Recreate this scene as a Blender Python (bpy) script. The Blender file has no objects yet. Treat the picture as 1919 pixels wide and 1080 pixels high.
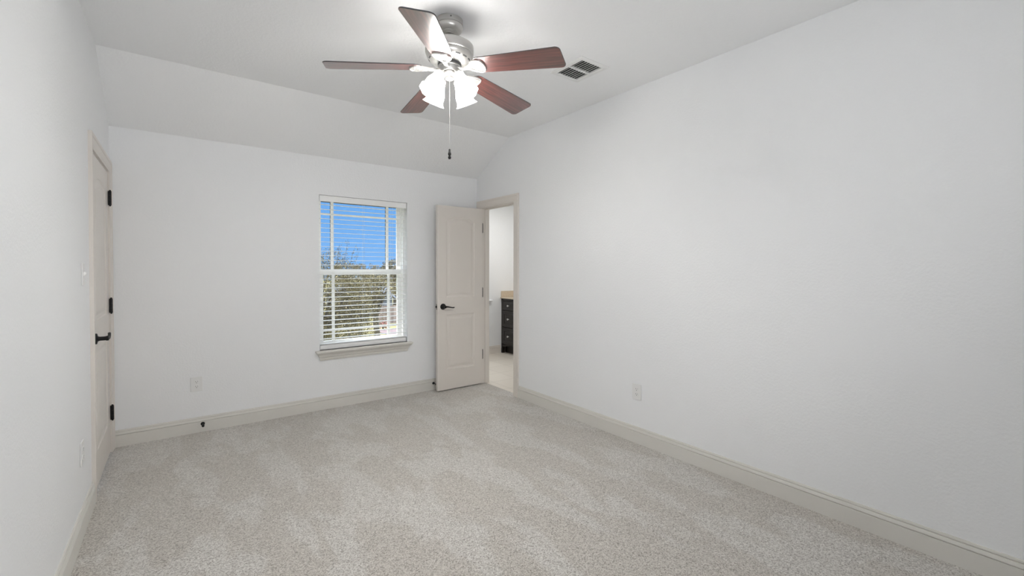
import bpy, bmesh, math, random
import numpy as np
from mathutils import Vector, Matrix
random.seed(7)
rng = np.random.default_rng(7)
C = bpy.context.scene.collection
SC = bpy.context.scene

# ------------------------------------------------------------------ camera
XL, XR, YB, H, HE, YC = -0.3993, 2.8292, 4.4255, 2.743, 2.400, 3.792
YR = -0.75                      # rear wall, behind the camera
yaw, pitch, roll, fpx, cy, hcam = 0.6482, -0.0150, 0.0019, 827.75, 515.11, 1.3507
fw = Vector((math.sin(yaw)*math.cos(pitch), math.cos(yaw)*math.cos(pitch), math.sin(pitch)))
rt = Vector((math.cos(yaw), -math.sin(yaw), 0)); up = rt.cross(fw)
r2 = rt*math.cos(roll) + up*math.sin(roll); u2 = -rt*math.sin(roll) + up*math.cos(roll)
cam_d = bpy.data.cameras.new('camera'); cam = bpy.data.objects.new('camera', cam_d); C.objects.link(cam)
cam_d.sensor_width = 36.0; cam_d.sensor_fit = 'HORIZONTAL'
cam_d.lens = fpx/1919*36.0; cam_d.shift_y = -(540-cy)/1919
cam_d.clip_start = 0.02; cam_d.clip_end = 500
m = Matrix((r2, u2, -fw)).transposed().to_4x4(); m.translation = (0, 0, hcam); cam.matrix_world = m
SC.camera = cam

# ------------------------------------------------------------------ exposure, sky, sun, added fill lamps
vs = SC.view_settings
vs.view_transform = 'Standard'; vs.look = 'None'; vs.gamma = 1.0; vs.use_curve_mapping = False
vs.exposure = 0.24
SC.cycles.max_bounces = 10; SC.cycles.diffuse_bounces = 6; SC.cycles.transparent_max_bounces = 24
SC.cycles.use_denoising = True
SC.cycles.caustics_reflective = False; SC.cycles.caustics_refractive = False
SC.cycles.sample_clamp_indirect = 6.0

w = bpy.data.worlds.new('sky'); SC.world = w; w.use_nodes = True
nt = w.node_tree; nt.nodes.clear()
tc = nt.nodes.new('ShaderNodeTexCoord'); sep = nt.nodes.new('ShaderNodeSeparateXYZ')
rp = nt.nodes.new('ShaderNodeValToRGB'); bg = nt.nodes.new('ShaderNodeBackground'); wo = nt.nodes.new('ShaderNodeOutputWorld')
rp.color_ramp.elements[0].position = 0.0; rp.color_ramp.elements[0].color = (0.19, 0.43, 0.84, 1)
rp.color_ramp.elements[1].position = 0.22; rp.color_ramp.elements[1].color = (0.110, 0.335, 0.77, 1)
nt.links.new(tc.outputs['Generated'], sep.inputs[0]); nt.links.new(sep.outputs['Z'], rp.inputs[0])
nt.links.new(rp.outputs[0], bg.inputs[0]); bg.inputs[1].default_value = 1.0
mr = nt.nodes.new('ShaderNodeMapRange'); mr.inputs[1].default_value = 0.30; mr.inputs[2].default_value = 0.65
hi = nt.nodes.new('ShaderNodeBackground'); hi.inputs[0].default_value = (0.90, 0.95, 1.0, 1); hi.inputs[1].default_value = 4.2
ms = nt.nodes.new('ShaderNodeMixShader')
nt.links.new(sep.outputs['Z'], mr.inputs[0]); nt.links.new(mr.outputs[0], ms.inputs[0])
nt.links.new(bg.outputs[0], ms.inputs[1]); nt.links.new(hi.outputs[0], ms.inputs[2]); nt.links.new(ms.outputs[0], wo.inputs[0])

def lamp(name, kind, loc, energy, **k):
    d = bpy.data.lights.new(name, kind); d.energy = energy
    for a, b in k.items():
        if a not in ('rot',): setattr(d, a, b)
    o = bpy.data.objects.new(name, d); C.objects.link(o); o.location = loc
    if 'rot' in k: o.rotation_euler = k['rot']
    return o
sun = lamp('sun', 'SUN', (0, 0, 20), 5.5, angle=0.009, color=(1.0, 0.96, 0.88))
sun.rotation_euler = Vector((0.34, -0.16, -0.93)).to_track_quat('-Z', 'Y').to_euler()
# added fill lamps: one behind the camera, one under the bathroom ceiling
lamp('rear_fill_light', 'AREA', (0.58, YR+0.05, 1.50), 30, spread=math.radians(152), shape='RECTANGLE', size=1.4, size_y=1.2,
     rot=(math.radians(117), 0, 0), color=(0.97, 0.985, 1.0))
lamp('bathroom_fill_light', 'AREA', (3.75, 4.75, 2.40), 11.3, shape='DISK', size=0.5, color=(1.0, 0.985, 0.96))  # unseen lamp added to brighten the bathroom
FAN_BULB_W = 13.0
FAN_SHADE_GLOW = 15.0

# ------------------------------------------------------------------ materials
def mat(name, col, rough=0.6, metal=0.0, spec=0.5, bump=None, vary=None, coat=0.0):
    m = bpy.data.materials.new(name); m.use_nodes = True
    n = m.node_tree; b = n.nodes['Principled BSDF']
    b.inputs['Base Color'].default_value = (*col, 1); b.inputs['Roughness'].default_value = rough
    b.inputs['Metallic'].default_value = metal; b.inputs['Specular IOR Level'].default_value = spec
    b.inputs['Coat Weight'].default_value = coat
    t = n.nodes.new('ShaderNodeTexCoord')
    if vary:
        sc, amt = vary
        nz = n.nodes.new('ShaderNodeTexNoise'); nz.inputs['Scale'].default_value = sc; nz.inputs['Detail'].default_value = 4
        mx = n.nodes.new('ShaderNodeMix'); mx.data_type = 'RGBA'
        mx.inputs[6].default_value = (*[c*(1-amt) for c in col], 1); mx.inputs[7].default_value = (*[min(1, c*(1+amt)) for c in col], 1)
        n.links.new(t.outputs['Object'], nz.inputs['Vector']); n.links.new(nz.outputs['Fac'], mx.inputs[0]); n.links.new(mx.outputs[2], b.inputs['Base Color'])
    if bump:
        sc, st, di = bump
        nz = n.nodes.new('ShaderNodeTexNoise'); nz.inputs['Scale'].default_value = sc; nz.inputs['Detail'].default_value = 3
        nz.inputs['Roughness'].default_value = 0.55
        bp = n.nodes.new('ShaderNodeBump'); bp.inputs['Strength'].default_value = st; bp.inputs['Distance'].default_value = di
        n.links.new(t.outputs['Object'], nz.inputs['Vector']); n.links.new(nz.outputs['Fac'], bp.inputs['Height']); n.links.new(bp.outputs[0], b.inputs['Normal'])
    return m

M = {}
M['wall'] = mat('white_wall_paint', (0.85, 0.857, 0.865), 0.55, bump=(75, 0.30, 0.004), spec=0.35)
M['ceil'] = mat('white_ceiling_paint', (0.88, 0.885, 0.89), 0.45, bump=(60, 0.35, 0.005), spec=0.4)
M['trim'] = mat('greige_gloss_paint', (0.735, 0.69, 0.64), 0.35, spec=0.45)
M['base'] = mat('pale_greige_paint', (0.70, 0.68, 0.635), 0.4, spec=0.4)
M['vinyl'] = mat('white_vinyl', (0.88, 0.88, 0.88), 0.4)
M['slat'] = mat('white_blind_slat', (0.90, 0.90, 0.89), 0.4)
M['cord'] = mat('white_cord', (0.75, 0.75, 0.73), 0.8)
M['bronze'] = mat('dark_bronze', (0.05, 0.05, 0.055), 0.5)
M['black'] = mat('oil_rubbed_black', (0.008, 0.0075, 0.0075), 0.42, spec=0.3)
M['steel'] = mat('latch_steel', (0.35, 0.33, 0.30), 0.35, metal=1.0)
M['nickel'] = mat('brushed_nickel', (0.52, 0.51, 0.49), 0.34, metal=0.75, vary=(30, 0.05))
M['iron'] = mat('pale_nickel_casting', (0.62, 0.605, 0.58), 0.30, metal=0.8)
M['darkring'] = mat('dark_motor_gap', (0.06, 0.06, 0.06), 0.5)
M['plate'] = mat('white_plastic', (0.80, 0.80, 0.79), 0.35)
M['slot'] = mat('dark_slot', (0.05, 0.05, 0.05), 0.7)
M['register'] = mat('white_register_metal', (0.80, 0.80, 0.79), 0.4)
M['duct'] = mat('dark_duct', (0.06, 0.06, 0.06), 0.8)
M['espresso'] = mat('espresso_wood', (0.020, 0.016, 0.014), 0.35, vary=(25, 0.3))
M['stone'] = mat('beige_stone_top', (0.60, 0.50, 0.38), 0.25, vary=(60, 0.22))
M['knob'] = mat('satin_knob', (0.62, 0.61, 0.60), 0.3, metal=1.0)
M['bark'] = mat('oak_bark', (0.10, 0.08, 0.06), 0.9, vary=(9, 0.4))
M['shingle'] = mat('grey_blue_shingle', (0.12, 0.145, 0.20), 0.9, vary=(6, 0.25))
M['siding'] = mat('pale_siding', (0.22, 0.235, 0.29), 0.8)
M['paver'] = mat('pinkish_paving', (0.155, 0.115, 0.125), 0.9, vary=(5, 0.15))
M['dry_grass'] = mat('dry_lawn', (0.19, 0.17, 0.075), 0.95, vary=(3, 0.3))
M['brick'] = mat('house_brick', (0.35, 0.22, 0.17), 0.9, vary=(12, 0.3))

def leaf_mat(name, c1, c2, c3):
    m = bpy.data.materials.new(name); m.use_nodes = True; n = m.node_tree; b = n.nodes['Principled BSDF']
    g = n.nodes.new('ShaderNodeNewGeometry'); r = n.nodes.new('ShaderNodeValToRGB')
    e = r.color_ramp.elements; e[0].color = (*c1, 1); e[1].color = (*c3, 1); k = e.new(0.55); k.color = (*c2, 1)
    n.links.new(g.outputs['Random Per Island'], r.inputs[0]); n.links.new(r.outputs[0], b.inputs['Base Color'])
    b.inputs['Roughness'].default_value = 0.55
    return m
M['oak_leaf'] = leaf_mat('live_oak_leaf', (0.028, 0.023, 0.009), (0.145, 0.118, 0.044), (0.29, 0.24, 0.115))
M['far_leaf'] = leaf_mat('far_oak_leaf', (0.045, 0.038, 0.020), (0.13, 0.11, 0.056), (0.26, 0.22, 0.125))
M['red_leaf'] = leaf_mat('red_shrub_leaf', (0.20, 0.03, 0.03), (0.32, 0.10, 0.08), (0.38, 0.26, 0.22))

def carpet_mat():
    m = bpy.data.materials.new('beige_cut_pile_carpet'); m.use_nodes = True; n = m.node_tree; b = n.nodes['Principled BSDF']
    L = n.links.new; t = n.nodes.new('ShaderNodeTexCoord')
    # one random tone per tuft
    f1 = n.nodes.new('ShaderNodeTexVoronoi'); f1.inputs['Scale'].default_value = 235; f1.inputs['Randomness'].default_value = 1.0
    nz = n.nodes.new('ShaderNodeTexNoise'); nz.inputs['Scale'].default_value = 420; nz.inputs['Detail'].default_value = 1
    L(t.outputs['Object'], nz.inputs['Vector'])
    wv = n.nodes.new('ShaderNodeMix'); wv.data_type = 'RGBA'; wv.blend_type = 'LINEAR_LIGHT'; wv.inputs[0].default_value = 0.004
    L(t.outputs['Object'], wv.inputs[6]); L(nz.outputs['Color'], wv.inputs[7]); L(wv.outputs[2], f1.inputs['Vector'])
    sp = n.nodes.new('ShaderNodeSeparateColor'); L(f1.outputs['Color'], sp.inputs[0])
    r1 = n.nodes.new('ShaderNodeValToRGB'); e = r1.color_ramp.elements
    e[0].position = 0.0; e[0].color = (0.20, 0.178, 0.155, 1); e[1].position = 1.0; e[1].color = (0.70, 0.68, 0.64, 1)
    k = e.new(0.30); k.color = (0.425, 0.400, 0.368, 1)
    L(sp.outputs[0], r1.inputs[0])
    # vacuum and foot marks: broad patches of turned pile
    mp = n.nodes.new('ShaderNodeMapping'); mp.inputs['Rotation'].default_value = (0, 0, 0.25); mp.inputs['Scale'].default_value = (2.0, 0.8, 1)
    L(t.outputs['Object'], mp.inputs[0])
    f2 = n.nodes.new('ShaderNodeTexNoise'); f2.inputs['Scale'].default_value = 2.0; f2.inputs['Detail'].default_value = 3; f2.inputs['Distortion'].default_value = 0.2
    L(mp.outputs[0], f2.inputs['Vector'])
    r2_ = n.nodes.new('ShaderNodeValToRGB'); e = r2_.color_ramp.elements
    e[0].position = 0.48; e[0].color = (0.945, 0.925, 0.90, 1); e[1].position = 0.545; e[1].color = (1.055, 1.055, 1.055, 1)
    L(f2.outputs['Fac'], r2_.inputs[0])
    mx = n.nodes.new('ShaderNodeMix'); mx.data_type = 'RGBA'; mx.blend_type = 'MULTIPLY'; mx.inputs[0].default_value = 1
    L(r1.outputs[0], mx.inputs[6]); L(r2_.outputs[0], mx.inputs[7]); L(mx.outputs[2], b.inputs['Base Color'])
    b.inputs['Roughness'].default_value = 0.95; b.inputs['Specular IOR Level'].default_value = 0.1
    b.inputs['Sheen Weight'].default_value = 0.7; b.inputs['Sheen Roughness'].default_value = 0.45; b.inputs['Sheen Tint'].default_value = (1, 0.98, 0.95, 1)
    bp = n.nodes.new('ShaderNodeBump'); bp.inputs['Strength'].default_value = 0.5; bp.inputs['Distance'].default_value = 0.004
    L(sp.outputs[1], bp.inputs['Height']); L(bp.outputs[0], b.inputs['Normal'])
    return m
M['carpet'] = carpet_mat()

def wood_mat():
    m = bpy.data.materials.new('cherry_blade_wood'); m.use_nodes = True; n = m.node_tree; b = n.nodes['Principled BSDF']; L = n.links.new
    t = n.nodes.new('ShaderNodeTexCoord'); mp = n.nodes.new('ShaderNodeMapping'); mp.inputs['Scale'].default_value = (2.2, 38, 20)
    nz = n.nodes.new('ShaderNodeTexNoise'); nz.inputs['Scale'].default_value = 1.6; nz.inputs['Detail'].default_value = 5; nz.inputs['Distortion'].default_value = 0.5
    r = n.nodes.new('ShaderNodeValToRGB'); e = r.color_ramp.elements
    e[0].position = 0.35; e[0].color = (0.055, 0.012, 0.010, 1); e[1].position = 0.68; e[1].color = (0.17, 0.042, 0.034, 1)
    L(t.outputs['Object'], mp.inputs[0]); L(mp.outputs[0], nz.inputs['Vector']); L(nz.outputs['Fac'], r.inputs[0]); L(r.outputs[0], b.inputs['Base Color'])
    b.inputs['Roughness'].default_value = 0.38; b.inputs['Coat Weight'].default_value = 1.0; b.inputs['Coat Roughness'].default_value = 0.22; b.inputs['Coat IOR'].default_value = 2.15
    return m
M['blade'] = wood_mat()

def tile_mat():
    m = bpy.data.materials.new('beige_floor_tile'); m.use_nodes = True; n = m.node_tree; b = n.nodes['Principled BSDF']; L = n.links.new
    t = n.nodes.new('ShaderNodeTexCoord'); br = n.nodes.new('ShaderNodeTexBrick'); br.offset = 0
    br.inputs['Color1'].default_value = (0.76, 0.70, 0.62, 1); br.inputs['Color2'].default_value = (0.79, 0.73, 0.65, 1)
    br.inputs['Mortar'].default_value = (0.62, 0.565, 0.49, 1); br.inputs['Scale'].default_value = 1
    br.inputs['Mortar Size'].default_value = 0.004; br.inputs['Brick Width'].default_value = 0.33; br.inputs['Row Height'].default_value = 0.33
    L(t.outputs['Object'], br.inputs['Vector']); L(br.outputs['Color'], b.inputs['Base Color']); b.inputs['Roughness'].default_value = 0.35
    return m
M['tile'] = tile_mat()

def fence_mat():
    m = bpy.data.materials.new('weathered_fence_boards'); m.use_nodes = True; n = m.node_tree; b = n.nodes['Principled BSDF']; L = n.links.new
    t = n.nodes.new('ShaderNodeTexCoord'); mp = n.nodes.new('ShaderNodeMapping'); mp.inputs['Scale'].default_value = (7, 7, 0.4)
    nz = n.nodes.new('ShaderNodeTexNoise'); nz.inputs['Scale'].default_value = 1; r = n.nodes.new('ShaderNodeValToRGB'); e = r.color_ramp.elements
    e[0].position = 0.35; e[0].color = (0.24, 0.18, 0.16, 1); e[1].position = 0.65; e[1].color = (0.44, 0.35, 0.32, 1)
    L(t.outputs['Object'], mp.inputs[0]); L(mp.outputs[0], nz.inputs['Vector']); L(nz.outputs['Fac'], r.inputs[0]); L(r.outputs[0], b.inputs['Base Color']); b.inputs['Roughness'].default_value = 0.9
    return m
M['fence'] = fence_mat()

def glass_mat():
    m = bpy.data.materials.new('clear_window_glass'); m.use_nodes = True; n = m.node_tree; n.nodes.clear(); L = n.links.new
    tr = n.nodes.new('ShaderNodeBsdfTransparent'); tr.inputs[0].default_value = (0.97, 0.985, 0.98, 1)
    gl = n.nodes.new('ShaderNodeBsdfGlossy'); gl.inputs['Roughness'].default_value = 0.02
    mx = n.nodes.new('ShaderNodeMixShader'); mx.inputs[0].default_value = 0.03; o = n.nodes.new('ShaderNodeOutputMaterial')
    L(tr.outputs[0], mx.inputs[1]); L(gl.outputs[0], mx.inputs[2]); L(mx.outputs[0], o.inputs[0])
    return m
M['glass'] = glass_mat()

def shade_mat():
    m = bpy.data.materials.new('frosted_white_glass'); m.use_nodes = True; n = m.node_tree; n.nodes.clear(); L = n.links.new
    tr = n.nodes.new('ShaderNodeBsdfTransparent'); tr.inputs[0].default_value = (1, 0.99, 0.97, 1)
    em = n.nodes.new('ShaderNodeEmission'); em.inputs[0].default_value = (1.0, 0.99, 0.97, 1); em.inputs[1].default_value = FAN_SHADE_GLOW
    df = n.nodes.new('ShaderNodeBsdfDiffuse'); df.inputs[0].default_value = (0.85, 0.85, 0.84, 1)
    m1 = n.nodes.new('ShaderNodeAddShader'); L(em.outputs[0], m1.inputs[0]); L(df.outputs[0], m1.inputs[1])
    m2 = n.nodes.new('ShaderNodeMixShader'); m2.inputs[0].default_value = 0.18; L(m1.outputs[0], m2.inputs[1]); L(tr.outputs[0], m2.inputs[2])
    o = n.nodes.new('ShaderNodeOutputMaterial'); L(m2.outputs[0], o.inputs[0])
    return m
M['shade'] = shade_mat()

def emit_mat(name, col, s):                      # clear lit glass around the bulb's light
    m = bpy.data.materials.new(name); m.use_nodes = True; n = m.node_tree; n.nodes.clear(); L = n.links.new
    tr = n.nodes.new('ShaderNodeBsdfTransparent'); em = n.nodes.new('ShaderNodeEmission'); ad = n.nodes.new('ShaderNodeAddShader')
    em.inputs[0].default_value = (*col, 1); em.inputs[1].default_value = s; o = n.nodes.new('ShaderNodeOutputMaterial')
    L(tr.outputs[0], ad.inputs[0]); L(em.outputs[0], ad.inputs[1]); L(ad.outputs[0], o.inputs[0])
    return m
M['bulb'] = emit_mat('lit_bulb', (1.0, 0.97, 0.92), 6)
M['added_panel'] = mat('added_window_panel', (0.85, 0.86, 0.87), 0.8)  # blank panel of the added rear window

# ------------------------------------------------------------------ helpers
def obj(name, bm, material, parent=None, loc=None, smooth=False, recalc=True):
    if recalc: bmesh.ops.recalc_face_normals(bm, faces=bm.faces)
    me = bpy.data.meshes.new(name); bm.to_mesh(me); bm.free()
    if smooth:
        for p in me.polygons: p.use_smooth = True
        me.set_sharp_from_angle(angle=math.radians(smooth if smooth is not True else 40))
    me.materials.append(M[material] if isinstance(material, str) else material)
    o = bpy.data.objects.new(name, me); C.objects.link(o)
    if parent is not None: o.parent = parent
    if loc is not None: o.location = loc
    return o
def empty(name, loc=(0, 0, 0), rot=None, matrix=None):
    o = bpy.data.objects.new(name, None); C.objects.link(o); o.empty_display_size = 0.1
    if matrix is not None: o.matrix_world = matrix
    else:
        o.location = loc
        if rot: o.rotation_euler = rot
    return o
def tag(o, label=None, cat=None, group=None, kind=None):
    if label: o['label'] = label
    if cat: o['category'] = cat
    if group: o['group'] = group
    if kind: o['kind'] = kind
    return o
def struct(o, label=None): o['kind'] = 'structure'; return tag(o, label)
def box(bm, lo, hi):
    x0, y0, z0 = lo; x1, y1, z1 = hi
    v = [bm.verts.new(p) for p in ((x0,y0,z0),(x1,y0,z0),(x1,y1,z0),(x0,y1,z0),(x0,y0,z1),(x1,y0,z1),(x1,y1,z1),(x0,y1,z1))]
    for f in ((0,3,2,1),(4,5,6,7),(0,1,5,4),(1,2,6,5),(2,3,7,6),(3,0,4,7)): bm.faces.new([v[i] for i in f])
    return v
def bbox(lo, hi, bev=0.0, seg=2):
    bm = bmesh.new(); box(bm, lo, hi)
    if bev: bmesh.ops.bevel(bm, geom=bm.edges[:], offset=bev, segments=seg, affect='EDGES', profile=0.6)
    return bm
def lathe(bm, prof, n=48, mtx=None, caps=True):
    """prof: list of (r, z). closed with caps when r>0 at the ends"""
    rings = []
    for r, z in prof:
        if r < 1e-6: ring = [bm.verts.new((0, 0, z))]
        else: ring = [bm.verts.new((r*math.cos(2*math.pi*i/n), r*math.sin(2*math.pi*i/n), z)) for i in range(n)]
        rings.append(ring)
    for a, b in zip(rings, rings[1:]):
        for i in range(n):
            j = (i+1) % n
            if len(a) == 1 and len(b) == 1: continue
            if len(a) == 1: bm.faces.new((a[0], b[j], b[i]))
            elif len(b) == 1: bm.faces.new((a[i], a[j], b[0]))
            else: bm.faces.new((a[i], a[j], b[j], b[i]))
    if caps:
        for rg in (rings[0], rings[-1]):
            if len(rg) > 1: bm.faces.new(rg)
    if mtx is not None: bmesh.ops.transform(bm, matrix=mtx, verts=[v for r in rings for v in r])
    return [v for r in rings for v in r]
def tube(bm, pts, rad, n=10, flat=1.0, upv=Vector((0, 0, 1))):
    """swept tube; rad a number or a list; flat scales the section along upv"""
    pts = [Vector(p) for p in pts]; rings = []
    for i, p in enumerate(pts):
        d = (pts[min(i+1, len(pts)-1)] - pts[max(i-1, 0)]).normalized()
        uu = upv if abs(d.dot(upv)) < 0.95 else Vector((1, 0, 0))
        s = d.cross(uu).normalized(); t = s.cross(d).normalized()
        r = rad[i] if isinstance(rad, (list, tuple)) else rad
        rings.append([bm.verts.new(p + s*(r*math.cos(2*math.pi*k/n)) + t*(r*flat*math.sin(2*math.pi*k/n))) for k in range(n)])
    for a, b in zip(rings, rings[1:]):
        for k in range(n): bm.faces.new((a[k], a[(k+1) % n], b[(k+1) % n], b[k]))
    bm.faces.new(rings[0]); bm.faces.new(rings[-1])
def loops(bm, ls, close=True, cap=True):
    """skin a list of equal-length closed loops"""
    vs_ = [[bm.verts.new(p) for p in l] for l in ls]; n = len(vs_[0])
    for a, b in zip(vs_, vs_[1:]):
        for k in range(n): bm.faces.new((a[k], a[(k+1) % n], b[(k+1) % n], b[k]))
    if cap: bm.faces.new(vs_[0]); bm.faces.new(vs_[-1])
    return vs_
def sweep_open(bm, prof, path_fn):
    """prof points -> polylines; skins between neighbouring profile points, closing the profile"""
    pl = [[bm.verts.new(p) for p in path_fn(*q)] for q in prof]
    k = len(pl)
    for i in range(k):
        a, b = pl[i], pl[(i+1) % k]
        for j in range(len(a)-1): bm.faces.new((a[j], a[j+1], b[j+1], b[j]))
    bm.faces.new([l[0] for l in pl]); bm.faces.new([l[-1] for l in pl])
def frame_rect(bm, x0, x1, z0, z1, wl, wr, wb, wt, y0, y1):
    """rectangular frame in the XZ plane with member widths, from y0 to y1"""
    o = [(x0, z0), (x1, z0), (x1, z1), (x0, z1)]; i = [(x0+wl, z0+wb), (x1-wr, z0+wb), (x1-wr, z1-wt), (x0+wl, z1-wt)]
    V = [[bm.verts.new((x, y, z)) for x, z in pts] for pts, y in ((o, y0), (i, y0), (i, y1), (o, y1))]
    for a in range(4):
        A, B = V[a], V[(a+1) % 4]
        for k in range(4): bm.faces.new((A[k], A[(k+1) % 4], B[(k+1) % 4], B[k]))

# ------------------------------------------------------------------ room shell
T = 0.102                                     # interior wall thickness
EXT = 0.24                                    # exterior wall thickness
bm = bmesh.new(); box(bm, (XL-T, YR-0.2, -0.25), (2.885, YB+EXT, 0.0)); struct(obj('floor', bm, 'carpet'))
bm = bmesh.new(); box(bm, (2.885, 2.9, -0.25), (5.2, 5.72+EXT, 0.0)); struct(obj('floor_bathroom', bm, 'tile'))

# window opening in the back wall
WX0, WX1, WZ0, WZ1 = 1.069, 1.952, 0.565, 2.042
bm = bmesh.new()
box(bm, (XL-T, YB, -0.25), (WX0, YB+EXT, 2.9)); box(bm, (WX1, YB, -0.25), (XR+T, YB+EXT, 2.9))
box(bm, (WX0, YB, -0.25), (WX1, YB+EXT, WZ0)); box(bm, (WX0, YB, WZ1), (WX1, YB+EXT, 2.9))
struct(obj('wall_back', bm, 'wall'))
# right wall with the bathroom doorway
DY0, DY1, DZ = 3.680, 4.332, 2.062            # rough opening
bm = bmesh.new()
box(bm, (XR, YR-0.2, 0), (XR+T, DY0, 2.9)); box(bm, (XR, DY1, 0), (XR+T, YB, 2.9)); box(bm, (XR, DY0, DZ), (XR+T, DY1, 2.9))
struct(obj('wall_right', bm, 'wall'))
# left wall with the closed door
LY0, LY1 = 3.525, 4.330
bm = bmesh.new()
box(bm, (XL-T, YR-0.2, 0), (XL, LY0, 2.9)); box(bm, (XL-T, LY1, 0), (XL, YB, 2.9)); box(bm, (XL-T, LY0, DZ), (XL, LY1, 2.9))
struct(obj('wall_left', bm, 'wall'))
# rear wall with a window added around the fill lamp (behind the camera)
bm = bmesh.new(); box(bm, (XL, YR-0.2, 0), (XR, YR-0.02, 2.9))
struct(obj('wall_rear', bm, 'wall'))
added_win = struct(empty('added_rear_window', (0.55, YR-0.02, 0.8)))
bm = bmesh.new(); frame_rect(bm, -0.88, 0.88, -0.08, 1.58, 0.07, 0.07, 0.07, 0.07, -0.001, 0.03); obj('window_frame', bm, 'vinyl', added_win)
bm = bmesh.new(); box(bm, (-0.81, 0.001, -0.01), (0.81, 0.01, 1.51)); obj('added_back_panel', bm, 'added_panel', added_win)
# ceiling: flat field with the register opening, and the sloped strip down to the back wall
VX0, VX1, VY0, VY1 = 2.160, 2.356, 2.083, 2.328
bm = bmesh.new()
box(bm, (XL-T, YR-0.2, H), (XR+T, VY0, H+0.2)); box(bm, (XL-T, VY1, H), (XR+T, YC, H+0.2))
box(bm, (XL-T, VY0, H), (VX0, VY1, H+0.2)); box(bm, (VX1, VY0, H), (XR+T, VY1, H+0.2))
sl = (H-HE)/(YB-YC); y2 = YB+EXT; z2 = HE - sl*EXT
sec = [(YC, H), (y2, z2), (y2, H+0.2), (YC, H+0.2)]
loops(bm, [[(XL-T, y, z) for y, z in sec], [(XR+T, y, z) for y, z in sec]])
struct(obj('ceiling', bm, 'ceil'))
# roof over the house so no sun leaks in
bm = bmesh.new(); box(bm, (-3.0, -3.5, 2.96), (5.6, YB+0.35, 3.15)); struct(obj('roof', bm, 'shingle'))

# ------------------------------------------------------------------ bathroom shell
BY = 5.72; BX0, BX1, BY0 = XR+T, 4.68, 2.95
bm = bmesh.new()
BWX0, BWX1, BWZ0, BWZ1 = 3.10, 3.84, 0.86, 2.05           # its window, hidden by the door jamb
box(bm, (BX0-T, BY, -0.25), (BWX0, BY+0.2, 2.9)); box(bm, (BWX1, BY, -0.25), (BX1+T, BY+0.2, 2.9))
box(bm, (BWX0, BY, -0.25), (BWX1, BY+0.2, BWZ0)); box(bm, (BWX0, BY, BWZ1), (BWX1, BY+0.2, 2.9))
struct(obj('wall_bathroom_back', bm, 'wall'))
bm = bmesh.new(); box(bm, (BX1, BY0, 0), (BX1+T, BY, 2.9)); struct(obj('wall_bathroom_right', bm, 'wall'))
bm = bmesh.new(); box(bm, (BX0, BY0-T, 0), (BX1+T, BY0, 2.9)); struct(obj('wall_bathroom_front', bm, 'wall'))
bm = bmesh.new(); box(bm, (BX0-T, YB+EXT, 0), (BX0, BY, 2.9)); struct(obj('wall_bathroom_left', bm, 'wall'))
bm = bmesh.new(); box(bm, (BX0, BY0, 2.44), (BX1, BY, 2.6)); struct(obj('ceiling_bathroom', bm, 'ceil'))
bm = bmesh.new(); box(bm, (2.7, 2.8, 2.96), (5.2, BY+0.5, 3.15)); struct(obj('roof_bathroom', bm, 'shingle'))
win3 = struct(empty('window_3', (BWX0, BY, BWZ0)))
bm = bmesh.new(); frame_rect(bm, 0, BWX1-BWX0, 0, BWZ1-BWZ0, .04, .04, .04, .04, 0.08, 0.13); obj('window_frame', bm, 'vinyl', win3)
bm = bmesh.new(); box(bm, (.04, .10, .04), (BWX1-BWX0-.04, .106, BWZ1-BWZ0-.04)); obj('pane', bm, 'glass', win3)
# its stool: the right end shows past the jamb
bm = bmesh.new()
def stool(bm, xc, half, yw, prof, hz):
    ls = []
    for d, z in prof: ls.append([(xc-half-d, yw, z), (xc-half-d, yw-d, z), (xc+half+d, yw-d, z), (xc+half+d, yw, z)])
    loops(bm, ls)
stool(bm, 3.47, 0.405, BY, [(0.012, .800), (0.014, .806), (0.020, .820), (0.03, .828), (0.045, .834), (0.05, .838), (0.05, .852), (0.045, .856)], 0)
struct(obj('trim_4', bm, 'vinyl'))

# ------------------------------------------------------------------ baseboards
BP = [(0.0, 0.0), (0.016, 0.0), (0.016, 0.0875), (0.0145, 0.0885), (0.0095, 0.0890), (0.0095, 0.0925), (0.0155, 0.0935), (0.0100, 0.1095), (0.0055, 0.1105), (0.0055, 0.1140), (0.0095, 0.1150), (0.0065, 0.125), (0.0, 0.125)]
def baseboard(name, p0, p1, nrm, mitre0=0, mitre1=0, material='base'):
    p0, p1, nrm = Vector(p0), Vector(p1), Vector(nrm); d = (p1-p0).normalized(); bm = bmesh.new()
    sweep_open(bm, BP, lambda t, z: [p0 + nrm*t + d*(t*mitre0) + Vector((0, 0, z)), p1 + nrm*t - d*(t*mitre1) + Vector((0, 0, z))])
    return struct(obj(name, bm, material))
baseboard('baseboard_back', (XL, YB, 0), (XR, YB, 0), (0, -1, 0))
baseboard('baseboard_right', (XR, YR, 0), (XR, 3.612, 0), (-1, 0, 0))
baseboard('baseboard_left', (XL, YR, 0), (XL, 3.443, 0), (1, 0, 0))
baseboard('baseboard_bathroom', (BX0, BY, 0), (4.10, BY, 0), (0, -1, 0), material='trim')

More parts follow.
